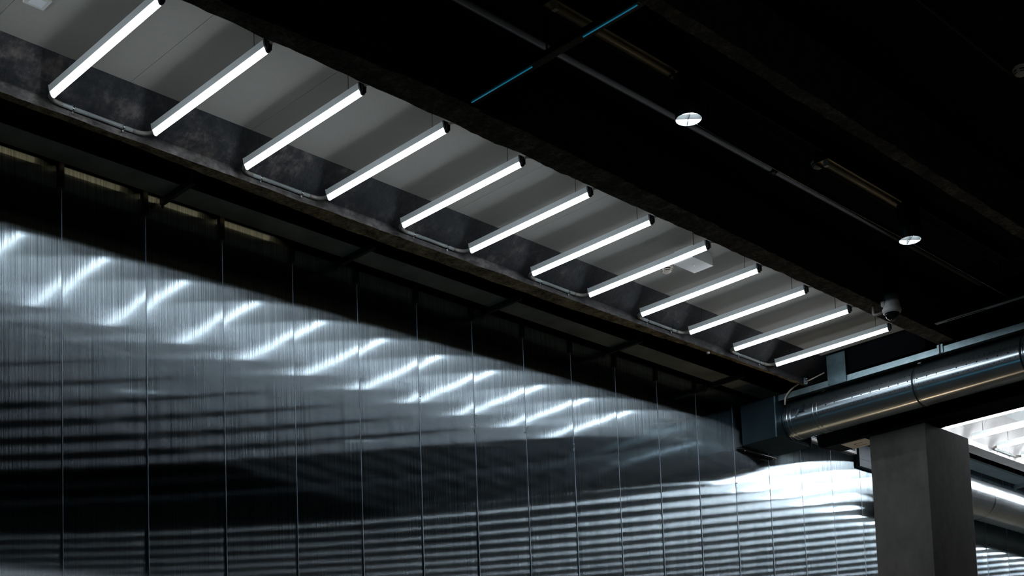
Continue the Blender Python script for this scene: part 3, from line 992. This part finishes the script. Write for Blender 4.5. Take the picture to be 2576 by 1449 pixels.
# galvanised tray over the duct with riser
t = thing('galvanised_tray', (-5, 11.3, 4.24), 'teal grey galvanised cable tray above the round duct', 'tray')
m = MB(); m.box(-7.44, 6, 11.298, 11.300, 4.165, 4.222)
m.build('side_rail', M_GALV, t)
m = MB(); m.box(-7.44, 6, 11.300, 11.318, 4.2225, 4.2245); m.build('rail_lip', M_BOX, t)
m = MB(); m.box(-7.44, 6, 11.3005, 11.50, 4.212, 4.214); m.build('tray_floor', M_TRAYDK, t)
for x in (-5.70, -3.6):
    m = MB(); m.box(x - .028, x + .028, 11.288, 11.297, 4.168, 4.245); m.build('splice_plate', M_GALV, t)
    m = MB(); m.tube([(x, 11.282, 4.15), (x, 11.282, 4.36)], .005, 8); m.build('threaded_rod', M_STRUT, t)
t2 = thing('tray_riser', (-6.9, 11.32, 4.4), 'galvanised sheet riser plate from the tray up to the ceiling end', 'sheet')
m = MB(); m.box(-6.870, -6.665, 11.292, 11.2975, 4.168, 4.463); m.build('sheet', M_GALVDK, t2, .001)
m = MB(); m.box(-6.665, -6.662, 11.285, 11.297, 4.168, 4.463); m.build('side_fold', M_BLACKMET, t2)
for x, z in ((-6.855, 4.182), (-6.68, 4.186)):
    m = MB(); m.tube([(x, 11.292, z), (x, 11.286, z)], .005, 8); m.build('screw', M_STEEL, t2)
# cables with clamp
t = thing('cable_clamp', (-7.1, 11.27, 4.29), 'steel cable clamp gripping wires beside the riser sheet', 'clamp')
m = MB(); m.box(-7.105, -7.085, 11.24, 11.28, 4.235, 4.30); m.build('plate', M_GALV, t, .002)
for z in (4.242, 4.262, 4.285):
    m = MB(); m.tube([(-7.125, 11.25, z), (-7.062, 11.25, z)], .005, 8); m.build('bolt', M_STEEL, t)
m = MB(); m.tube([(-7.35, 11.27, 4.10), (-7.345, 11.27, 4.15)] + bend((-7.34, 11.27, 4.17), (-7.29, 11.27, 4.25), (-7.13, 11.26, 4.272), 8), .008, 8)
tag(m.build('cable', M_CREAM), 'beige cable curving up from the duct top to the clamp', 'cable')
m = MB(); m.tube(bend((-7.09, 11.26, 4.262), (-7.03, 11.26, 4.268), (-6.89, 11.27, 4.30), 8), .006, 8)
tag(m.build('cable', M_CREAM), 'pale cable running from the clamp behind the riser sheet', 'cable')

# ---------------------------------------------------------------- fan unit, louvre, column, far duct
t = thing('fan_unit', (-7.3, 12.37, 4.1), 'black ceiling fan unit hanging behind the duct beside the column', 'fan unit')
m = MB()
prof = [(-7.50, 3.872), (-7.55, 3.876), (-7.585, 3.90), (-7.60, 3.98), (-7.62, 4.12), (-7.64, 4.262), (-6.95, 4.262), (-6.95, 3.872)]
b = len(m.v)
for yy in (12.215, 12.50):
    m.v += [(x, yy, z) for x, z in prof]
n = len(prof)
for i in range(n):
    j = (i + 1) % n
    m.face([i, j, n + j, n + i], i in (0, 1, 2, 3))
m.face(list(range(n))); m.face(list(range(2 * n - 1, n - 1, -1)))
m.build('casing', M_BLACKMET, t)
m = MB(); m.box(-7.335, -6.97, 12.235, 12.490, 3.864, 3.8715); hp = m.build('service_hatch', M_HATCH, t, .002)
sub(hp, t)
m = MB(); m.box(-7.24, -7.238, 12.33, 12.42, 3.862, 3.8638); m.box(-7.24, -7.14, 12.33, 12.333, 3.862, 3.8638); m.box(-7.24, -7.14, 12.417, 12.42, 3.862, 3.8638); m.build('label_groove', M_SLOT, hp)

t = thing('wall_louvre', (-7.9, 13.0, 4.2), 'white louvred grille on the metal wall behind the black fan unit', 'grille')
m = MB()
m.box(-7.915, -7.885, 12.30, 13.48, 4.105, 4.135); m.box(-7.915, -7.885, 13.45, 13.48, 4.135, 4.265); m.box(-7.915, -7.885, 12.30, 12.33, 4.135, 4.265)
m.build('frame', M_LOUVRE, t)
for i in range(5):
    z = 4.150 + .022 * i
    m = MB(); b = len(m.v)
    m.v += [(-7.912, 12.33, z + .010), (-7.890, 12.33, z - .004), (-7.890, 13.45, z - .004), (-7.912, 13.45, z + .010),
            (-7.912, 12.33, z + .012), (-7.890, 12.33, z - .002), (-7.890, 13.45, z - .002), (-7.912, 13.45, z + .012)]
    for q in ((0, 1, 2, 3), (7, 6, 5, 4), (0, 4, 5, 1), (1, 5, 6, 2), (2, 6, 7, 3), (3, 7, 4, 0)): m.face([b + i_ for i_ in q])
    m.build('slat', M_LOUVRE, t)
m = MB(); m.box(-7.915, -7.86, 13.49, 13.95, 3.965, 4.26)
m.box(-7.86, -7.857, 13.49, 13.95, 4.05, 4.055)
tag(m.build('wall_panel', M_TEAL), 'teal painted panel strip on the wall beside the column', 'panel')

m = MB()
m.box(-6.870, -6.266, 12.0, 12.88, -EYE, 3.799)
o = m.build('concrete_column', M_COLUMN, None, .006)
tag(o, 'square grey concrete column standing right of the round duct', 'column')

t = thing('wall_duct', (-7.55, 16, 3.83), 'shiny round duct running along the far wall behind the column', 'duct')
m = MB(); m.tube([(-7.55, y, 3.83) for y in (14.45, 18, 22, 26, 30)], .235, 96); m.build('shell', M_DUCTY, t)
for y in (15.64, 17.04, 18.44, 19.84):
    m = MB(); m.tube([(-7.55, y - .012, 3.83), (-7.55, y, 3.83), (-7.55, y + .012, 3.83)], [.235, .244, .235], 96, False); m.build('collar_ring', M_COLLAR, t)
for y in (15.2, 17.0, 19.0):
    m = MB(); m.tube([(-7.55, y, 4.06), (-7.55, y, 4.36)], .004, 6); m.build('hanger_rod', M_STRUT, t)

# small fixing clips on the left beam underside
t = thing('cable_clip', (-7.165, 9.80, 4.243), 'small white cable clip under the left beam near its far end', 'clip', 'cable clips on the left beam')
m = MB(); m.box(-7.175, -7.155, 9.79, 9.81, 4.232, 4.252); m.build('body', M_WHITEPL, t, .001)
m = MB(); m.tube([(-7.165, 9.785, 4.236), (-7.165, 9.815, 4.236)], .004, 8); m.build('pin', M_STEEL, t)
t = thing('cable_clip', (-7.05, 9.52, 4.345), 'small pale cable clip on the side of the left beam by the tenth light', 'clip', 'cable clips on the left beam')
m = MB(); m.box(-7.07, -7.045, 9.505, 9.535, 4.338, 4.352); m.build('body', M_WHITEPL, t, .001)
m = MB(); m.tube([(-7.045, 9.51, 4.345), (-7.035, 9.53, 4.345)], .003, 8); m.build('pin', M_STEEL, t)

# ---------------------------------------------------------------- lamps of the rest of the room, outside the view
t = thing('cyan_tube_light', (-7.0, 4.0, -0.3), 'cyan tube light low at the metal wall, below the frame', 'light')
m = MB(); m.tube([(-7.8, 4.0, -0.3), (-6.0, 4.0, -0.3)], .018, 10); m.build('tube', M_CYAN, t)
m = MB(); m.box(-7.8, -6.0, 3.945, 3.955, -.35, -.24); m.box(-7.8, -6.0, 3.955, 4.035, -.25, -.24); m.box(-6.95, -6.89, 3.93, 3.945, -EYE, -.24); m.build('stand_and_added_hood', M_BLACKMET, t)  # post plus unseen hood plates, added to keep cyan light off the cable tray
t = thing('globe_floor_lamp', (-7.15, 11.9, -EYE), 'warm globe lamp on a tall stand by the metal wall, below the frame', 'lamp')
m = MB(); m.lathe((-7.15, 11.9, 1.2), [(0, .16)] + [(.16 * math.sin(a * math.pi / 12), .16 * math.cos(a * math.pi / 12)) for a in range(1, 12)] + [(0, -.16)], 24); m.build('globe', M_WARM, t)
m = MB(); m.tube([(-7.15, 11.9, -EYE), (-7.15, 11.9, 1.04)], .02, 10); m.build('pole', M_BLACKMET, t)
m = MB(); m.lathe((-7.15, 11.9, -EYE), [(0, .02), (.2, .018), (.21, 0), (0, 0)], 24); m.build('base', M_BLACKMET, t)
